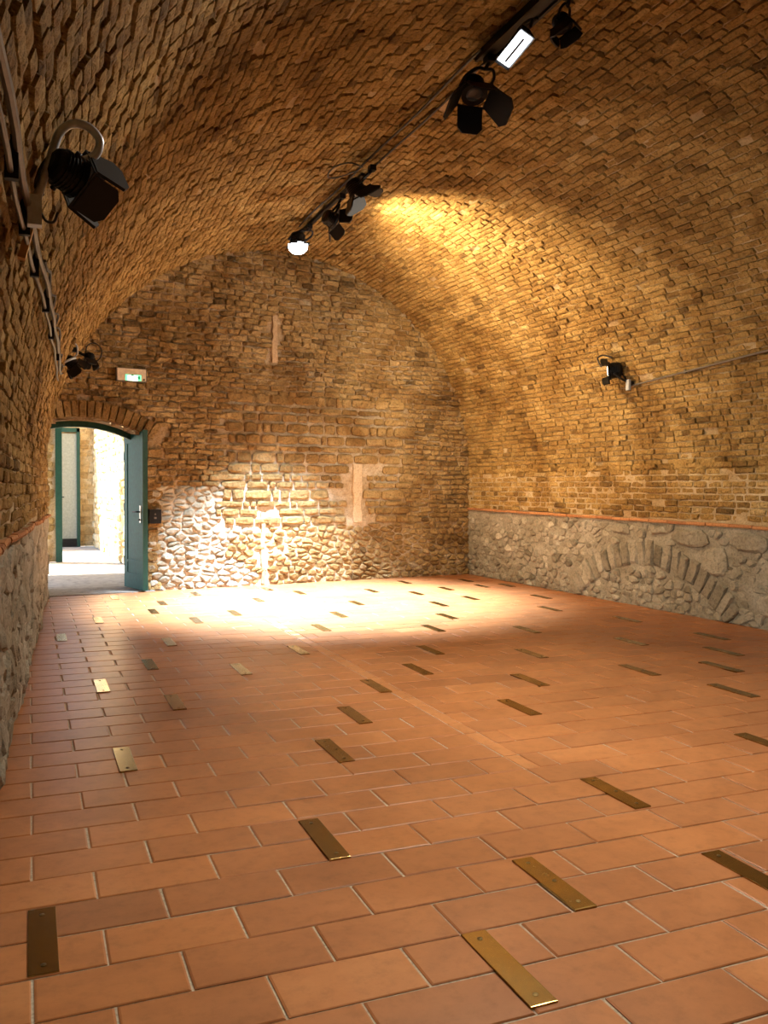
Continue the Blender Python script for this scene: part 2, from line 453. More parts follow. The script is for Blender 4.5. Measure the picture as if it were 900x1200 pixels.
# outer skin of the building so that daylight only enters by the door
ov, of_ = [], []
for k, y in enumerate((YB-.1, 12.45)):
    for i in range(25):
        t = math.pi*i/24; p = vault(t, y, -.35); ov.append(p)
    ov.append((xl(y)-.35, y, -.3)); ov.append((xr(y)+.35, y, -.3))
for i in range(24): of_.append((i, i+1, 28+i-1+0, 27+i) if False else (i, i+1, 27+i+1, 27+i))
of_.append((24, 25, 52, 51)); of_.append((0, 27, 53, 26)); of_.append((25, 26, 53, 52))
sk = mesh_obj('wall_outer', ov, of_, 'mortar', tone=.5)
tag(sk, 'outer masonry shell of the vaulted hall', 'wall', kind='structure')

# ------------------------------------------------------------------ string courses
def string_course(name, label, mapf, zf, y0, y1):
    N = int((y1-y0)/.05); prof = [(-.01, -.02), (.012, -.02), (.012, .015), (-.01, .015)]
    v, f = [], []
    for i in range(N+1):
        y = y0+(y1-y0)*i/N
        for (h, dz) in prof: v.append(mapf(y, zf(y)+dz, h))
    for i in range(N):
        for j in range(4): f.append((i*4+j, i*4+(j+1) % 4, i*4+4+(j+1) % 4, i*4+4+j))
    o = mesh_obj(name, v, f, 'mortar', tone=.3); tag(o, label, 'moulding', kind='structure')
    y = y0
    while y < y1-.05:
        L = min(random.choice((.28, .3, .32)), y1-y); v = []; n_ = 4
        j0, j1 = random.uniform(-.004, .004), random.uniform(-.004, .004)
        for i in range(n_+1):
            yy = y+.004+(L-.008)*i/n_
            for (h, dz) in ((-.01, -.017), (.03, -.015), (.036, 0), (.03, .015), (-.01, .017)): v.append(mapf(yy, zf(yy)+dz+j0, h+j1))
        f = [(i*5+j, i*5+(j+1) % 5, i*5+5+(j+1) % 5, i*5+5+j) for i in range(n_) for j in range(5)]+[(0, 1, 2, 3, 4), tuple(n_*5+j for j in (4, 3, 2, 1, 0))]
        mesh_obj('moulding_tile', v, f, 'trim', o, random.random()); y += L
string_course('trim_1', 'thin orange terracotta string course above the grey rubble base', p_right, zm_r, 3.0, 12.2)
string_course('trim_2', 'thin terracotta string course on the wall next to the doorway', p_left, zm_l, 2.6, 11.4)

# ------------------------------------------------------------------ far wall with doorway
DX0, DX1, DSPR, DTOP = -.14, 1.36, 1.97, 2.17      # doorway: jambs, springing and crown of its flat arch
DC = (DX0+DX1)/2; DH = (DX1-DX0)/2; DRISE = DTOP-DSPR
DR = (DH*DH+DRISE*DRISE)/(2*DRISE); DZ = DTOP-DR
def dhead(u): return DZ+math.sqrt(max(0, DR*DR-(u-DC)**2))
def in_door(u, z, mrg=0.): return DX0-mrg < u < DX1+mrg and z < dhead(min(max(u, DX0), DX1))+mrg
def in_arch(u, z, mrg=0.):
    y = yend(u); c, a = (xl(y)+xr(y))/2, (xr(y)-xl(y))/2+mrg
    if z < ZS: return abs(u-c) < a
    return ((u-c)/a)**2+((z-ZS)/(RISE+mrg))**2 < 1
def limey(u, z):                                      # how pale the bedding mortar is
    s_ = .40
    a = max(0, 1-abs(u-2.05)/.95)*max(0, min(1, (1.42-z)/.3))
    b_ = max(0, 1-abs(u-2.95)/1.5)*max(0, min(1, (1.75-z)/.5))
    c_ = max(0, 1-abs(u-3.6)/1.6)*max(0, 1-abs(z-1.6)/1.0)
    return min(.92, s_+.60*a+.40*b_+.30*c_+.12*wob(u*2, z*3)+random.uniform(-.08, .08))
v, f, t, idx = [], [], [], {}
step = .05
def ve(i, j):
    if (i, j) not in idx:
        u, z = -.25+i*step, j*step; w = wob(u*2, z*2.4, 1, .7)
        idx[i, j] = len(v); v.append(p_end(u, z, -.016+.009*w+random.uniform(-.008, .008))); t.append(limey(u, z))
    return idx[i, j]
for i in range(136):
    for j in range(94):
        u, z = -.25+(i+.5)*step, (j+.5)*step
        if in_arch(u, z, .12) and not in_door(u, z, -.01): f.append((ve(i, j), ve(i+1, j), ve(i+1, j+1), ve(i, j+1)))
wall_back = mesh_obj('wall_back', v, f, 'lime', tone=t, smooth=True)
tag(wall_back, 'arched end wall of brick and rough stone with pale mortar, pierced by a doorway', 'wall', kind='structure')
# body of the wall (0.6 m thick) with the reveal of the doorway
WT = .62
def p_endd(u, z, d): return (u-EN[0]*d, EA+EB*u-EN[1]*d, z)
b = MB(); N = 14
arc = [(DX1, -.02), (DX1, DSPR)]+[(DX1-(DX1-DX0)*i/N, dhead(DX1-(DX1-DX0)*i/N)) for i in range(1, N)]+[(DX0, DSPR), (DX0, -.02)]
k = len(arc); vv = [p_endd(u, z, .0) for u, z in arc]+[p_endd(u, z, WT) for u, z in arc]
rev = mesh_obj('doorway_reveal', vv, [(i, i+1, k+i+1, k+i) for i in range(k-1)], 'lime', wall_back, .5)
outer = [(6.75, -.02), (6.75, 4.9), (-.6, 4.9), (-.6, -.02)]
vb = [p_endd(u, z, WT) for u, z in outer]+[p_endd(u, z, WT) for u, z in arc]
fb = [(0, 1)+tuple(range(4+1+N//2, 3, -1)), (1, 2)+tuple(range(4+k-1-1-N//2+N//2, 4+N//2, -1))]
# right block, left block and lintel block behind the face
b = MB()
def slab(u0, u1, z0, z1):
    P = [p_endd(u, z, d) for d in (.05, WT) for u, z in ((u0, z0), (u1, z0), (u1, z1), (u0, z1))]
    b.add(P, [(0, 1, 2, 3), (4, 7, 6, 5), (0, 4, 5, 1), (2, 6, 7, 3), (1, 5, 6, 2), (0, 3, 7, 4)])
slab(DX1+.01, 6.8, -.05, 4.95); slab(-.7, DX0-.01, -.05, 4.95); slab(DX0-.01, DX1+.01, DTOP+.01, 4.95)
b.build('wall_core', 'mortar', wall_back)
WB, WG = Pieces(), Pieces()               # warm stones; grey rubble beside the door
PU0, PU1, PZ0, PZ1 = 2.42, 5.15, .82, 2.55
STRIPS = [(4.33, .84, 4.47, 1.68), (2.93, .02, 2.99, 1.0), (3.09, 3.05, 3.17, 3.7)]
def free_e(u, z, ring=True):
    if not in_arch(u, z, .03): return False
    if in_door(u, z, .05): return False
    if u < DX1+.32 and z > DSPR-.3:
        r = math.hypot(u-DC, z-DZ)
        if r < DR+.25: return False
    return all(not (s_[0]-.03 < u < s_[2]+.03 and s_[1]-.03 < z < s_[3]+.03) for s_ in STRIPS)
def warm(u, z): return min(1, max(.12, random.gauss(.52, .12)))
# rubble at the foot and beside the door
for P in voronoi(1.2, 0., 6.45, 1.36, .14, .08, .47, lambda u, z: (z < PZ0 or u < PU0) and free_e(u, z), .006):
    u = sum(p[0] for p in P)/len(P)
    (WG if u < 2.6+.25*math.sin(P[0][1]*9) else WB).add(P, p_end, random.uniform(.0, .024), .018, .03, min(1, max(.05, random.gauss(.62 if u < 2.5 else .55, .15))), 'stone', .2)
# coursed squared stones in the middle
z = PZ0
while z < PZ1:
    h = random.uniform(.095, .165); u = PU0+random.uniform(-.15, .05)
    while u < PU1:
        w = random.uniform(.14, .42) if random.random() < .75 else random.uniform(.08, .14)
        if free_e(u+w/2, z+h/2) and free_e(u+.03, z+h/2) and free_e(u+w-.03, z+h/2):
            e = random.uniform(0, .02)
            WB.add(rounded(u+.009, z+.008+e*.4, u+w-.009, z+h-.008-e*.5, .008, .72), p_end, random.uniform(.018, .038), .02, .03, warm(u, z), 'stone', .12)
        u += w
    z += h
# brickwork above and on both sides
z = PZ0
while z < 4.6:
    h = random.uniform(.062, .085); u = -.2+random.uniform(0, .15)
    while u < 6.5:
        w = random.uniform(.10, .25); uc, zc = u+w/2, z+h/2
        if not ((uc < PU0 and zc < 1.36) or (PU0 < uc < PU1 and zc < PZ1)) and free_e(uc, zc):
            tn = warm(u, z)
            if random.random() < .03: tn = .15
            s0 = .025*wob(uc*1.3, zc, 1.)
            WB.add(rounded(u+.005, z+.005+s0, u+w-.005, z+h-.005+s0, (.010), .8), p_end, random.uniform(.004, .03), .013, .03, tn, 'brick', .2)
        u += w
    z += h
# soldier bricks over the doorway
NV = 21
for i in range(NV):
    a0 = math.asin(DH/DR)*1.13; q0, q1 = -a0+2*a0*i/NV+.003, -a0+2*a0*(i+1)/NV-.003
    pts = [(DC+r_*math.sin(q), DZ+r_*math.cos(q)) for r_, q in ((DR+.03, q0), (DR+.03, q1), (DR+.235, q1), (DR+.235, q0))]
    WB.add(pts, p_end, random.uniform(.012, .03), .01, .03, random.choice((.3, .5, .62, .7)), 'arch_brick', .05)
# quoins of the right jamb
z = .0
while z < 1.72:
    h = random.uniform(.09, .2); w = random.uniform(.12, .22)
    WB.add(rounded(DX1+.03, z+.006, DX1+.03+w, z+h-.006, .006, .8), p_end, random.uniform(.004, .02), .014, .03, random.uniform(.45, .75), 'stone', .1); z += h
WB.build(wall_back, 'stone', 'distant_stonework', 240); WG.build(wall_back, 'rubble', 'distant_rubble', 60)
PS = Pieces()
for s_ in STRIPS:
    n_ = 9; L = [(s_[0]+random.uniform(-.012, .012), s_[1]+(s_[3]-s_[1])*i/n_) for i in range(n_+1)]; R = [(s_[2]+random.uniform(-.012, .012), s_[1]+(s_[3]-s_[1])*i/n_) for i in range(n_+1)]
    PS.add([p for p in L]+R[::-1], p_end, .02, .01, .03, .55 if s_[0] > 4 else .1, 'plaster_strip')
PS.build(wall_back, 'plaster', 'plaster', 10)
# threshold
b = MB(); P = [p_endd(u, z, d) for d in (-.06, WT) for u, z in ((DX0, -.03), (DX1+.12, -.03), (DX1+.12, .012), (DX0, .012))]
b.add(P, [(0, 1, 2, 3), (4, 7, 6, 5), (0, 4, 5, 1), (2, 6, 7, 3), (1, 5, 6, 2), (0, 3, 7, 4)])
th = mesh_obj('door_sill', b.v, b.f, 'paving', tone=.15); tag(th, 'worn dark stone threshold in the doorway', 'threshold', kind='structure')

# ------------------------------------------------------------------ green door
fr = MB(); d0, d1 = .30, .40
inn = [(DX1-.05, .0), (DX1-.05, DSPR-.03)]+[(u, dhead(u)-.075) for u in np.linspace(DX1-.07, DX0+.07, 13)]+[(DX0+.05, DSPR-.03), (DX0+.05, .0)]
out = [(DX1+.01, .0), (DX1+.01, DSPR)]+[(u, dhead(u)+.01) for u in np.linspace(DX1-.03, DX0+.03, 13)]+[(DX0-.01, DSPR), (DX0-.01, .0)]
k = len(inn); V = [p_endd(u, z, d) for d in (d0, d1) for u, z in inn]+[p_endd(u, z, d) for d in (d0, d1) for u, z in out]
F_ = []
for i in range(k-1):
    F_ += [(i, i+1, 2*k+i+1, 2*k+i), (k+i, 3*k+i, 3*k+i+1, k+i+1), (i, k+i, k+i+1, i+1)]
fr.add(V, F_)
door = empty('door_1', (1.18, 12.02, 0)); tag(door, 'open teal door leaf in an arched dark green frame', 'door', kind='structure')
fr.build('door_frame', 'green', door)
# the leaf swings into the hall: hinge at the frame, free edge towards the hall
H = Vector((1.165, 12.10, .02)); E_ = Vector((1.335, 11.47, .02)); ax = (E_-H); W = ax.length; ax.normalize(); nx = Vector((0, 0, 1)).cross(ax)
if nx.x > 0: nx = -nx                                  # face seen from the hall looks left, into the doorway
def leafp(a, z, d): return tuple(H+ax*a+Vector((0, 0, z))+nx*d)
def leafbox(mb, a0, a1, z0, z1, q0, q1):
    P = [leafp(a, z, d) for d in (q0, q1) for a, z in ((a0, z0), (a1, z0), (a1, z1), (a0, z1))]
    mb.add(P, [(0, 1, 2, 3), (4, 7, 6, 5), (0, 4, 5, 1), (2, 6, 7, 3), (1, 5, 6, 2), (0, 3, 7, 4)])
HT = 2.02
b = MB(); leafbox(b, 0, W-.004, 0, HT, -.045, 0); leaf = b.build('door_leaf', 'teal', door)
b = MB(); leafbox(b, .0, .11, 0, HT, 0, .008); leafbox(b, W-.13, W-.004, 0, HT, 0, .008); leafbox(b, .11, W-.13, HT-.14, HT, 0, .008); leafbox(b, .11, W-.13, 0, .2, 0, .008); leafbox(b, .11, W-.13, .34, .37, 0, .008)
b.build('door_rail', 'teal', leaf)
b = MB(); leafbox(b, W-.004, W+.004, 0, HT+.02, -.055, .012); b.build('edge_strip', 'green', leaf)
b = MB(); leafbox(b, W-.11, W-.06, .86, 1.08, .008, .014); hd = b.build('lock_plate', 'steel', leaf)
b = MB(); b.tube([leafp(W-.085, 1.0, .012), leafp(W-.085, 1.0, .06), leafp(W-.12, 1.0, .065), leafp(W-.21, 1.0, .062)], .009); b.tube([leafp(W-.085, .9, .012), leafp(W-.085, .9, .035)], .012, 10)
b.build('door_handle', 'black', hd)
for z in (.35, 1.05, 1.72):
    b = MB(); b.tube([leafp(-.004, z-.05, .004), leafp(-.004, z+.05, .004)], .011, 8); b.build('hinge', 'steel', leaf)
# black box on the wall beside the door
bx = empty('wall_box', p_end(1.475, .96, .02)); tag(bx, 'small black control box on the stone wall beside the teal door', 'control box')
def endbox(mb, u0, u1, z0, z1, h0, h1):
    P = [p_end(u, z, h) for h in (h0, h1) for u, z in ((u0, z0), (u1, z0), (u1, z1), (u0, z1))]
    mb.add(P, [(0, 1, 2, 3), (4, 7, 6, 5), (0, 4, 5, 1), (2, 6, 7, 3), (1, 5, 6, 2), (0, 3, 7, 4)])
b = MB(); endbox(b, 1.40, 1.555, .87, 1.05, -.02, .075); b.build('box_body', 'black', bx)
for q in ((1.468, 1.486, .98, 1.0), (1.462, 1.492, .93, .955)):
    b = MB(); endbox(b, *q, .074, .078); b.build('key', 'conduit', bx)
# lit emergency exit sign
sg = empty('exit_sign', p_end(1.19, 2.75, .03)); tag(sg, 'lit emergency exit sign box on the end wall above the doorway', 'exit sign')
U0, U1, Z0, Z1 = 1.00, 1.37, 2.66, 2.83
b = MB(); endbox(b, U0, U1, Z0, Z1, .0, .085); b.build('sign_housing', 'conduit', sg)
b = MB(); endbox(b, U0+.01, U1-.01, Z0+.01, Z1-.01, .08, .092); b.build('diffuser', 'white', sg)
b = MB(); endbox(b, U0+.105, U1-.07, Z0+.012, Z0+.085, .09, .095); pn = b.build('pictogram_panel', 'sign', sg)
b = MB(); endbox(b, U0+.135, U1-.115, Z0+.012, Z0+.075, .094, .097); b.build('lit_tube', 'signlit', pn)
for nm, u0, z0, u1, z1 in (('figure', .175, .068, .205, .085), ('door_symbol', .262, .03, .285, .07), ('arrow', .243, .045, .260, .055)):
    b = MB(); endbox(b, U0+u0, U0+u1, Z0+z0, Z0+z1, .096, .099); b.build(nm, 'signgreen', pn)
b = MB(); endbox(b, U1-.045, U1-.025, Z0+.02, Z0+.04, .09, .094); b.build('test_button', 'black', sg)

# ------------------------------------------------------------------ passage beyond the doorway
pf = mesh_obj('floor_passage', [(-6, 11.9, -.006), (9, 12.2, -.006), (9, 24, -.006), (-6, 24, -.006)], [(0, 1, 2, 3)], 'paving', tone=.6)
tag(pf, 'pale worn paving of the daylit passage beyond the doorway', 'floor', kind='structure')
def p_pr(y, z, h): return (1.52-.034*(y-15.)-h, y, z)
pw = grid_mesh('wall_passage', [i/30 for i in range(31)], [i/14 for i in range(15)], lambda s_, w: p_pr(12.3+s_*8.5, 4.2*w, random.uniform(-.02, .02)), 'ochre', lambda a, b_: random.uniform(.4, 1.))
tag(pw, 'sunlit ochre masonry wall along the passage beyond the doorway', 'wall', kind='structure')
PP = Pieces()
z = 0.
while z < 2.8:
    h = random.uniform(.1, .17); y = 14.+random.uniform(0, .2)
    while y < 20.5:
        w = random.uniform(.25, .6); PP.add(rounded(y+.012, z+.01, y+w-.012, z+h-.01, .012, .7), p_pr, random.uniform(.0, .035), .02, .03, random.uniform(.25, 1), 'stone', .1); y += w
    z += h
PP.build(pw, 'ochre', 'distant_stonework', 60)
def p_pe(u, z, h): return (u, 20.75-h, z)
pe = grid_mesh('wall_passage_end', [i/20 for i in range(21)], [i/20 for i in range(21)], lambda s_, w: p_pe(-3+s_*4.4, 3.3*w, random.uniform(-.015, .015)), 'ochre', lambda a, b_: random.uniform(.3, .7))
tag(pe, 'ochre masonry wall at the far end of the passage', 'wall', kind='structure')
PE_ = Pieces(); z = 0.
while z < 2.9:
    h = random.uniform(.08, .14); u = .95+random.uniform(0, .1)
    while u < 1.32:
        w = random.uniform(.12, .28); PE_.add(rect(u+.006, z+.006, min(u+w, 1.36)-.006, z+h-.006, .008), p_pe, random.uniform(.0, .02), .01, .03, random.uniform(.2, .7), 'brick', .05); u += w
    z += h
PE_.build(pe, 'ochre', 'distant_brickwork', 60)
d2 = empty('door_2', (.8, 20.7, 0)); tag(d2, 'grey panel door in a green frame at the end of the passage', 'door', kind='structure')
b = MB(); b.box((.78, 20.66, 1.25), (.40, .05, 2.5)); b.build('door_panel', 'greydoor', d2)
b = MB(); b.box((1.0, 20.64, 1.31), (.07, .12, 2.62)); b.box((.56, 20.64, 1.31), (.07, .12, 2.62)); b.box((.78, 20.64, 2.58), (.5, .12, .09)); b.build('door_frame', 'green', d2)
b = MB(); b.box((.78, 20.63, .09), (.40, .03, .18)); b.build('kick_plate', 'black', d2)
b = MB(); b.tube([(.62, 20.63, 1.1), (.62, 20.58, 1.1), (.7, 20.57, 1.1)], .012); b.build('door_handle', 'black', d2)
pr = grid_mesh('wall_passage_pier', [i/8 for i in range(9)], [i/14 for i in range(15)], lambda s_, w: (-.3+s_*.72, 16.6+random.uniform(-.015, .015), 3.0*w), 'lime', lambda a, b_: random.uniform(.2, .6))
tag(pr, 'short plastered pier at the side of the passage', 'wall', kind='structure')
PQ = Pieces(); z = 0.
while z < 2.9:
    h = random.uniform(.12, .2); PQ.add(rounded(.05, z+.01, .40, z+h-.01, .015, .7), lambda u, z_, h_: (u, 16.6-h_, z_), random.uniform(.0, .03), .02, .03, random.uniform(.3, .8), 'stone', .1); z += h
PQ.build(pr, 'stone', 'distant_stonework', 40)
b = MB(); b.box((.475, 16.62, 1.32), (.11, .14, 2.64)); o = b.build('trim_3', 'green'); tag(o, 'dark green door post standing against the passage pier', 'door post', kind='structure')

b = MB(); b.box((-1.7, 14.0, 3.35), (6.6, 3.4, .18)); o = b.build('sun_blocker_passage', 'paving'); tag(o, 'unseen flat slab added over the passage outside the doorway to block the sun', 'ceiling', kind='structure')  # unseen slab, added to keep the sun off the near passage floor
# ------------------------------------------------------------------ brass plates let into the floor
PLATES = [(0.027, 2.762), (1.035, 3.178), (1.646, 2.537), (1.235, 2.132), (2.33, 2.337), (2.392, 3.198), (3.611, 3.519), (1.436, 4.233), (1.771, 4.857), (2.778, 4.667), (0.425, 4.467), (0.832, 5.547), (0.44, 6.175), (0.252, 8.27), (0.628, 9.224), (0.938, 11.031), (1.406, 10.322), (1.223, 9.663), (1.109, 7.721), (0.832, 6.789), (2.014, 9.244), (1.542, 8.887), (2.515, 10.246), (2.887, 11.276), (3.176, 10.755), (4.113, 10.634), (3.511, 9.556), (3.016, 8.756), (2.577, 8.005), (2.047, 6.965), (1.434, 6.378), (2.166, 5.52), (1.918, 11.084), (4.922, 11.435), (4.55, 10.184), (5.131, 10.525), (4.975, 9.528), (4.375, 9.163), (4.039, 8.25), (3.569, 7.594), (3.068, 6.583), (2.654, 5.918), (4.375, 7.215), (3.776, 6.157), (3.244, 5.309), (5.371, 8.381), (5.861, 9.341), (6.107, 10.609), (5.733, 10.631), (5.853, 11.347), (5.689, 7.421), (4.893, 6.331), (4.182, 5.308), (5.76, 6.291), (5.321, 5.677), (4.846, 5.19), (4.347, 4.543)]
ONLY = {15: 'small brass plate closest to the stone threshold of the open teal door',
        49: 'brass plate closest to the corner where the end wall meets the rubble wall',
        0: 'large dark brass plate among broad tiles, the closest of these to the plastered side wall',
        13: 'small brass plate in dusky tiles hard by the foot of the plastered side wall',
        47: 'brass plate closest to the foot of the grey rubble wall',
        23: 'brass plate in the white pool of light closest to the foot of the end wall',
        31: 'brass plate lying on the narrow lengthwise strip of pale tiles',
        29: 'brass plate just beside the narrow lengthwise strip of pale tiles',
        5: 'large brass plate just past the end of the narrow pale tile strip'}
for i, (x, y) in enumerate(PLATES):
    Lp = .40 if y < 9.5 else .36; Wp = .082
    r_ = random.Random(i)
    tl, tw = r_.uniform(-.012, .012), r_.uniform(-.01, .01)     # each plate lies a hair out of level
    root = empty('brass_plate', (x, y, 0))
    hz = lambda a, c: .005+tl*c*.25+tw*a*.25
    ps = [(-Wp/2, -Lp/2), (Wp/2, -Lp/2), (Wp/2, Lp/2), (-Wp/2, Lp/2)]; q = .97
    v = [(x+a, y+c, -.003) for a, c in ps]+[(x+a, y+c, hz(a, c)) for a, c in ps]+[(x+a*q, y+c*.99, hz(a, c)+.0008) for a, c in ps]
    f = [(4*k+j, 4*k+(j+1) % 4, 4*k+4+(j+1) % 4, 4*k+4+j) for k in (0, 1) for j in range(4)]+[(8, 9, 10, 11)]
    mesh_obj('plate', v, f, 'brass', root)
    if y < 7.3:
        for c in (-Lp/2+.045, Lp/2-.045)+((0.,) if i in (2, 5, 7) else ()):
            b = MB(); b.lathe((x+(.01 if c == 0 else 0), y+c, .004), (0, 0, 1), [(0, .008), (.003, .008), (.0042, .004)], 10); b.build('screw', 'screw', root)
    if y > 8.9 and 1.8 < x < 4.7: lb = ('bright brass plate set in the tiles within the white pool of light', 'brass plates in the pool of light')
    elif x < 1.3 and y > 5.9: lb = ('small brass plate in the dusky tiles between the plastered side wall and the doorway', 'brass plates near the doorway')
    elif x > 5.2: lb = ('brass plate in the tiles alongside the grey rubble wall base', 'brass plates along the rubble wall')
    elif y < 3.4: lb = ('large dark brass plate with screws among the broad orange foreground tiles', 'brass plates among the foreground tiles')
    else: lb = ('brass plate let into the middle of the terracotta floor, long side down the hall', 'brass plates across the middle of the floor')
    lb = (ONLY.get(i, lb[0]), lb[1])
    tag(root, lb[0], 'floor plate', lb[1])

# ------------------------------------------------------------------ lamps
def basis(aim, roll=0.):
    a = Vector(aim).normalized(); u = Vector((0, 0, 1)) if abs(a.z) < .95 else Vector((0, 1, 0))
    r_ = a.cross(u).normalized(); u = r_.cross(a)
    c, s_ = math.cos(roll), math.sin(roll)
    return a, r_*c+u*s_, u*c-r_*s_
def spot(root, pos, aim, watts, col, deg, blend, size=.04, name='lamp_light'):
    d = bpy.data.lights.new(name, 'SPOT'); d.energy = watts; d.color = col; d.spot_size = math.radians(deg); d.spot_blend = blend; d.shadow_soft_size = size
    o = bpy.data.objects.new(name, d); o.matrix_world = Matrix.Translation(pos)@Vector(aim).to_track_quat('-Z', 'Y').to_matrix().to_4x4()
    link(o, root); return o
def stage_lamp(label, pos, aim, s=.1, roll=0., flaps=(40, 40, 40, 40), lens='lens_dark', mount=None, light=None, flap_len=1.0, group=None, lens_r=.55, bulge=.15, yokemat='black', light_name='lamp_light'):
    """can-shaped stage lamp: body, cooling fins, colour frame, four barn doors, lens, yoke, knob"""
    a, r_, u = basis(aim, roll); P = Vector(pos)
    root = empty('stage_lamp', pos); tag(root, label, 'spotlight', group)
    b = MB(); b.lathe(P-a*s*1.1, a, [(0, .35*s), (.12*s, .6*s), (.25*s, .68*s), (1.0*s, .72*s), (1.02*s, .82*s), (1.25*s, .82*s)], 18); body = b.build('lamp_body', 'black', root)
    b = MB()
    for t in (.4, .55, .7, .85): b.lathe(P-a*s*1.1+a*(t*s), a, [(0, .76*s), (.04*s, .76*s)], 18)
    b.build('cooling_fin', 'black', body)
    fp = P+a*s*.15
    b = MB()                                           # square colour frame
    for sx, w, h in ((1, .06, 1.8), (-1, .06, 1.8)): b.box(fp+r_*(sx*.87*s), (w*s, h*s, .12*s), Matrix((r_, u, a)).transposed())
    for sy in (1, -1): b.box(fp+u*(sy*.87*s), (1.8*s, .06*s, .12*s), Matrix((r_, u, a)).transposed())
    b.build('colour_frame', 'black', root)
    for k, (dv, tv) in enumerate(((u, r_), (r_, u), (-u, r_), (-r_, u))):
        ang = flaps[k]
        if ang is None: continue
        an = math.radians(ang); ed = a*math.cos(an)+dv*math.sin(an); hp = fp+dv*(.88*s)+a*(.05*s); nn = ed.cross(tv).normalized()*.006
        L = flap_len*s*(1.15 if k % 2 else 1.0); w0, w1 = .8*s, (1.05 if k % 2 else .8)*s
        q = [hp-tv*w0, hp+tv*w0, hp+ed*L*.8+tv*w1, hp+ed*L+tv*w1*.6, hp+ed*L-tv*w1*.6, hp+ed*L*.8-tv*w1]
        b = MB(); b.add([tuple(p+nn) for p in q]+[tuple(p-nn) for p in q], [tuple(range(6)), tuple(range(11, 5, -1))]+[(i, 6+i, 6+(i+1) % 6, (i+1) % 6) for i in range(6)]); b.build('barn_door', 'black', root)
    b = MB(); b.lathe(P+a*(.08*s), a, [(0, lens_r*s), (bulge*.5*s, lens_r*s*.93), (bulge*.85*s, lens_r*s*.6), (bulge*s, lens_r*s*.15)], 18); b.build('lens', lens, root, smooth=True)
    for sd in (-1, 1):
        b = MB(); b.lathe(P-a*s*.4+r_*(sd*.7*s), r_*sd, [(0, .12*s), (.2*s, .12*s), (.22*s, .08*s)], 10); b.build('knob', 'black', root)
    if mount is not None:
        mp = Vector(mount); c0 = P-a*s*.4; dm = (mp-c0)
        dm = dm.normalized()
        top = c0+dm*(1.25*s)
        b = MB()
        b.tube(smoothpath([c0+r_*(.86*s), c0+r_*(.9*s)+dm*(.7*s), top+r_*(.5*s), top, top-r_*(.5*s), c0-r_*(.9*s)+dm*(.7*s), c0-r_*(.86*s)], 4), .012 if s > .08 else .009, 6)
        b.build('yoke', yokemat, root)
        b = MB(); b.tube([top, mp], .014, 8); b.box(mp+Vector((0, 0, .02)) if mp.z > 4 else mp, (.06, .08, .05)); b.build('clamp', 'black', root)
    if light:
        w, col, deg, bl = light; spot(root, fp+a*(s*max(.25+bulge, flap_len*1.35)), a, w, col, deg, bl, name=light_name)
    return root
WARM, NEUT, COOL = (1., .76, .46), (1., .90, .74), (.96, .97, 1.)
TG = 'lamps on the crown track'
def crown(y): return ((xl(y)+xr(y))/2, y, ZS+RISE)
# far group on the crown
stage_lamp('lit white stage lamp glaring down at the far end of the crown track', (2.99, 10.22, 4.25), (.04, -.045, -1.), .125, 0, (None,)*4, 'lens_white', (3.1, 10.12, 4.42), (15500, (.72, .86, 1.), 76, .85), .9, None, .95, .9)  # glowing lens dome enlarged to stand in for the lamp's glare
stage_lamp('black stage lamp with a warm lit slit between its barn doors', (3.03, 9.02, 4.20), (1., .22, -.35), .11, .4, (35, 50, 35, 50), 'lens_warm', (3.1, 8.95, 4.42), (1350, (1., .70, .38), 125, 1.), 1.1)
stage_lamp('black stage lamp with spread barn doors beside a cable loop on the vault', (2.98, 8.12, 4.22), (.5, -.1, -.75), .12, .2, (45, 55, 45, 55), 'lens_dark', (3.1, 8.05, 4.42), None, 1.2)
# near group on the crown
stage_lamp('black stage lamp with four wide barn doors hanging from the crown track', (3.02, 5.78, 4.22), (-.05, -.45, -.9), .12, .0, (28, 38, 28, 38), 'lens_dark', (3.1, 5.7, 4.42), None, 1.6)
fl = empty('floodlight', (2.96, 5.12, 4.2)); tag(fl, 'lit rectangular floodlight with a white tube on the crown track', 'floodlight')
a, r_, u = basis((-.35, -.35, -.85)); Rm = Matrix((Vector((0, 1, 0)).cross(a).normalized(), a.cross(Vector((0, 1, 0)).cross(a).normalized()), a)).transposed(); P = Vector((2.97, 5.12, 4.22))
rx, ry = Rm.col[0].copy(), Rm.col[1].copy()
b = MB(); fw, fh = .055, .145
v = [tuple(P-a*.12+rx*(i*fw*.55)+ry*(j*fh*.7)) for i, j in ((-1, -1), (1, -1), (1, 1), (-1, 1))]+[tuple(P+rx*(i*fw)+ry*(j*fh)) for i, j in ((-1, -1), (1, -1), (1, 1), (-1, 1))]+[tuple(P-a*.015+rx*(i*fw*.9)+ry*(j*fh*.92)) for i, j in ((-1, -1), (1, -1), (1, 1), (-1, 1))]
b.add(v, [(3, 2, 1, 0)]+[(k*4+j, k*4+(j+1) % 4, k*4+4+(j+1) % 4, k*4+4+j) for k in (0, 1) for j in range(4)]); b.build('lamp_body', 'black', fl)
b = MB(); b.box(P-a*.012, (fw*1.7, fh*1.75, .008), Rm); b.build('lens', 'lens_white', fl)
b = MB(); b.box(P+a*.002, (.014, fh*1.4, .012), Rm); b.build('tube_guard', 'black', fl)
b = MB(); b.tube(smoothpath([P-a*.05+ry*(fh+.01), P-a*.12+ry*(fh+.02), P-a*.2+ry*.05, P-a*.2-ry*.05, P-a*.12-ry*(fh+.02), P-a*.05-ry*(fh+.01)], 4), .011, 6); b.tube([P-a*.2, Vector((3.1, 5.05, 4.42))], .014); b.build('yoke', 'black', fl)
spot(fl, P+a*.03, a, 420, NEUT, 130, .7, .07)
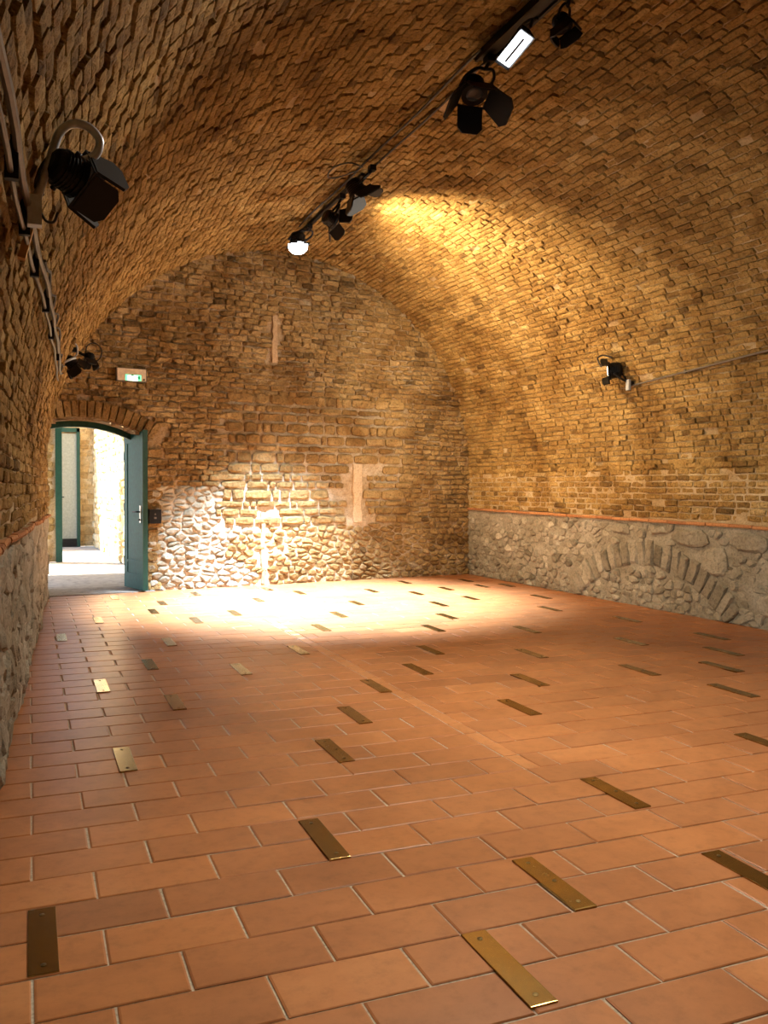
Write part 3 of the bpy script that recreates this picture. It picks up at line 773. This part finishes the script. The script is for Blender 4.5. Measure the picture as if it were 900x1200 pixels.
stage_lamp('small black lamp tucked behind the lit floodlight on the crown track', (3.12, 4.78, 4.24), (.2, -.3, -.9), .075, 0., (20, 20, 20, 20), 'lens_dark', (3.12, 4.7, 4.38), None, .8)
# lamps further along the track, above and behind the camera
stage_lamp('black stage lamp high on the track above the near floor', (3.0, 2.6, 4.2), (-.25, -.05, -1), .11, 0, (45,)*4, 'lens_dark', (3.1, 2.6, 4.42), (760, NEUT, 76, 1.), .9, light_name='track_lamp_offscreen')
# lamps on the side walls
def NEAR(p): return tuple(EYE+(np.array(p)-EYE)*.9)
ll = stage_lamp('large black stage lamp hanging from a bent steel arm on the side vault', NEAR((.185, 3.98, 2.655)), (.80, .45, -.28), .098, .75, (5, 5, 5, 5), 'lens_warm', None, (1000, NEUT, 95, 1.), 1.25)
b = MB(); b.tube(smoothpath([NEAR(p) for p in ((.02, 3.90, 2.46), (.05, 3.92, 2.58), (.095, 3.95, 2.73), (.125, 3.95, 2.82), (.178, 3.96, 2.868), (.24, 3.97, 2.868), (.285, 3.98, 2.825), (.275, 3.98, 2.768), (.235, 3.98, 2.735), (.19, 3.98, 2.715))], 5), .0165, 8); b.build('bent_arm', 'steel', ll, True)
b = MB(); b.box(NEAR((.025, 3.9, 2.47)), (.05, .05, .11)); b.build('clamp', 'steel', ll)
b = MB(); b.tube(smoothpath([NEAR(p) for p in ((.05, 3.92, 2.47), (.07, 3.92, 2.44), (.1, 3.92, 2.44), (.115, 3.92, 2.48))], 4), .005, 6); b.build('hook', 'cable', ll)
b = MB(); b.tube(smoothpath([NEAR(p) for p in ((.06, 3.94, 2.55), (.03, 3.92, 2.58), (.06, 3.94, 2.68), (.1, 3.95, 2.72), (.14, 3.98, 2.70))], 5), .007, 6); b.build('power_cable', 'cable', ll)
l2 = stage_lamp('black stage lamp in a pale wire yoke by the end wall corner', (.43, 9.95, 2.64), (.62, .25, -.62), .085, .78, (15, 15, 15, 15), 'lens_dark', (.30, 9.85, 2.62), None, 1.0, yokemat='steel')
b = MB(); b.tube(smoothpath([(.31, 9.85, 2.66), (.34, 9.88, 2.80), (.40, 9.9, 2.87), (.47, 9.93, 2.84), (.48, 9.95, 2.76), (.44, 9.95, 2.71)], 5), .009, 6); b.build('bent_arm', 'steel', l2)
l3 = stage_lamp('smaller black stage lamp with a cable loop in front of the end wall', (.62, 10.35, 2.75), (-.15, -.25, -1.), .075, .3, (25, 25, 25, 25), 'lens_dark', (.47, 10.4, 2.86), None, .9)
b = MB(); b.tube(smoothpath([(.58, 10.35, 2.78), (.60, 10.35, 2.90), (.68, 10.35, 2.94), (.75, 10.35, 2.88), (.74, 10.35, 2.78), (.67, 10.35, 2.72)], 5), .007, 6); b.build('power_cable', 'cable', l3)
l4 = stage_lamp('black round stage lamp clamped to the conduit on the brick side wall', (6.08, 8.30, 2.67), (-.85, .58, -.12), .125, .5, (10, None, 10, None), 'lens_warm', (6.27, 8.15, 2.52), (520, NEUT, 125, .6), .55)
b = MB(); b.tube(smoothpath([(6.0, 8.35, 2.72), (6.0, 8.42, 2.82), (6.06, 8.4, 2.86), (6.13, 8.33, 2.83)], 5), .009, 6); b.build('power_cable', 'cable', l4)
b = MB(); b.box((6.2, 8.12, 2.5), (.03, .05, .12)); b.build('mounting_bracket', 'steel', l4)

# ------------------------------------------------------------------ track, conduits and cables
tk = empty('lamp_track', (3.1, 5, 4.48)); tag(tk, 'black lighting track with cables along the crown of the vault', 'lighting track')
b = MB(); b.box((3.1, 2.7, 4.50), (.11, 6.2, .05)); b.build('track_box', 'black', tk)
b = MB(); b.box((3.155, 2.7, 4.47), (.02, 6.2, .03)); b.box((3.045, 2.7, 4.47), (.02, 6.2, .03)); b.build('track_rail', 'black', tk)
b = MB(); b.box((3.14, 9.5, 4.50), (.04, 2.2, .035)); b.build('track_bar', 'black', tk)
for x0 in (3.05, 3.17):
    b = MB(); b.tube([(x0+.012*math.sin(y*3), y, 4.505+.008*math.sin(y*2.2)) for y in np.arange(5.7, 10.5, .15)], .011, 6); b.build('cable', 'cable', tk)
b = MB(); b.tube(smoothpath([(3.05, 8.3, 4.5), (2.9, 8.5, 4.47), (2.78, 8.45, 4.45), (2.76, 8.2, 4.45), (2.86, 8.05, 4.46), (3.02, 8.1, 4.46)], 6), .008, 6); b.build('cable_loop', 'cable', tk)
cl = empty('wall_conduit', (.0, 4, 2.45)); tag(cl, 'pair of grey conduits running along the side vault above the door wall', 'conduit')
def vt(y, z):                                           # point of the left vault face at height z
    s_ = min(1, (z-ZS)/RISE); return math.pi-math.asin(s_)
for dz, r_ in ((0., .0135), (-.07, .009)):
    pts = [vault(vt(y, 2.36+.028*(y-2.6)+dz-.03*max(0, y-7.2)), y, .03) for y in np.arange(1.2, 9.7, .25)]
    b = MB(); b.tube(pts, r_, 8); b.build('conduit_pipe', 'conduit', cl)
pts = [vault(vt(y, 2.40+.028*(y-2.6)+.02*math.sin(y*9)-.03*max(0, y-7.2)), y, .028+.008*math.sin(y*7)) for y in np.arange(4.6, 9.8, .1)]
b = MB(); b.tube(pts, .008, 6); b.build('cable', 'cable', cl)
for y in (2.9, 3.6, 4.4, 5.4, 6.6, 8.0):
    b = MB(); p = vault(vt(y, 2.33+.028*(y-2.6)), y, .02); b.box(p, (.04, .03, .13)); b.build('clip', 'black', cl)
b = MB(); q = vault(vt(3.85, 2.36), 3.85, .02); b.box(q, (.03, .05, .2), Matrix.Rotation(.25, 3, 'Y')); wd = b.build('wooden_wedge', 'wood'); tag(wd, 'short wooden wedge behind the conduit by the bent steel arm', 'wood wedge')
cr = empty('wall_conduit', (6.2, 7, 2.6)); tag(cr, 'thin conduit rod running along the brick side wall to a stage lamp', 'conduit')
pts = [vault(math.asin(min(1, (2.50+.06*(8.3-y)-ZS)/RISE)), y, .03) for y in np.arange(2.5, 8.5, .25)]
b = MB(); b.tube(pts, .011, 8); b.build('conduit_pipe', 'conduit', cr)
for y in (3.2, 4.6, 6., 7.3):
    p = vault(math.asin((2.50+.06*(8.3-y)-ZS)/RISE), y, .015); b = MB(); b.box(p, (.03, .025, .04)); b.build('clip', 'conduit', cr)
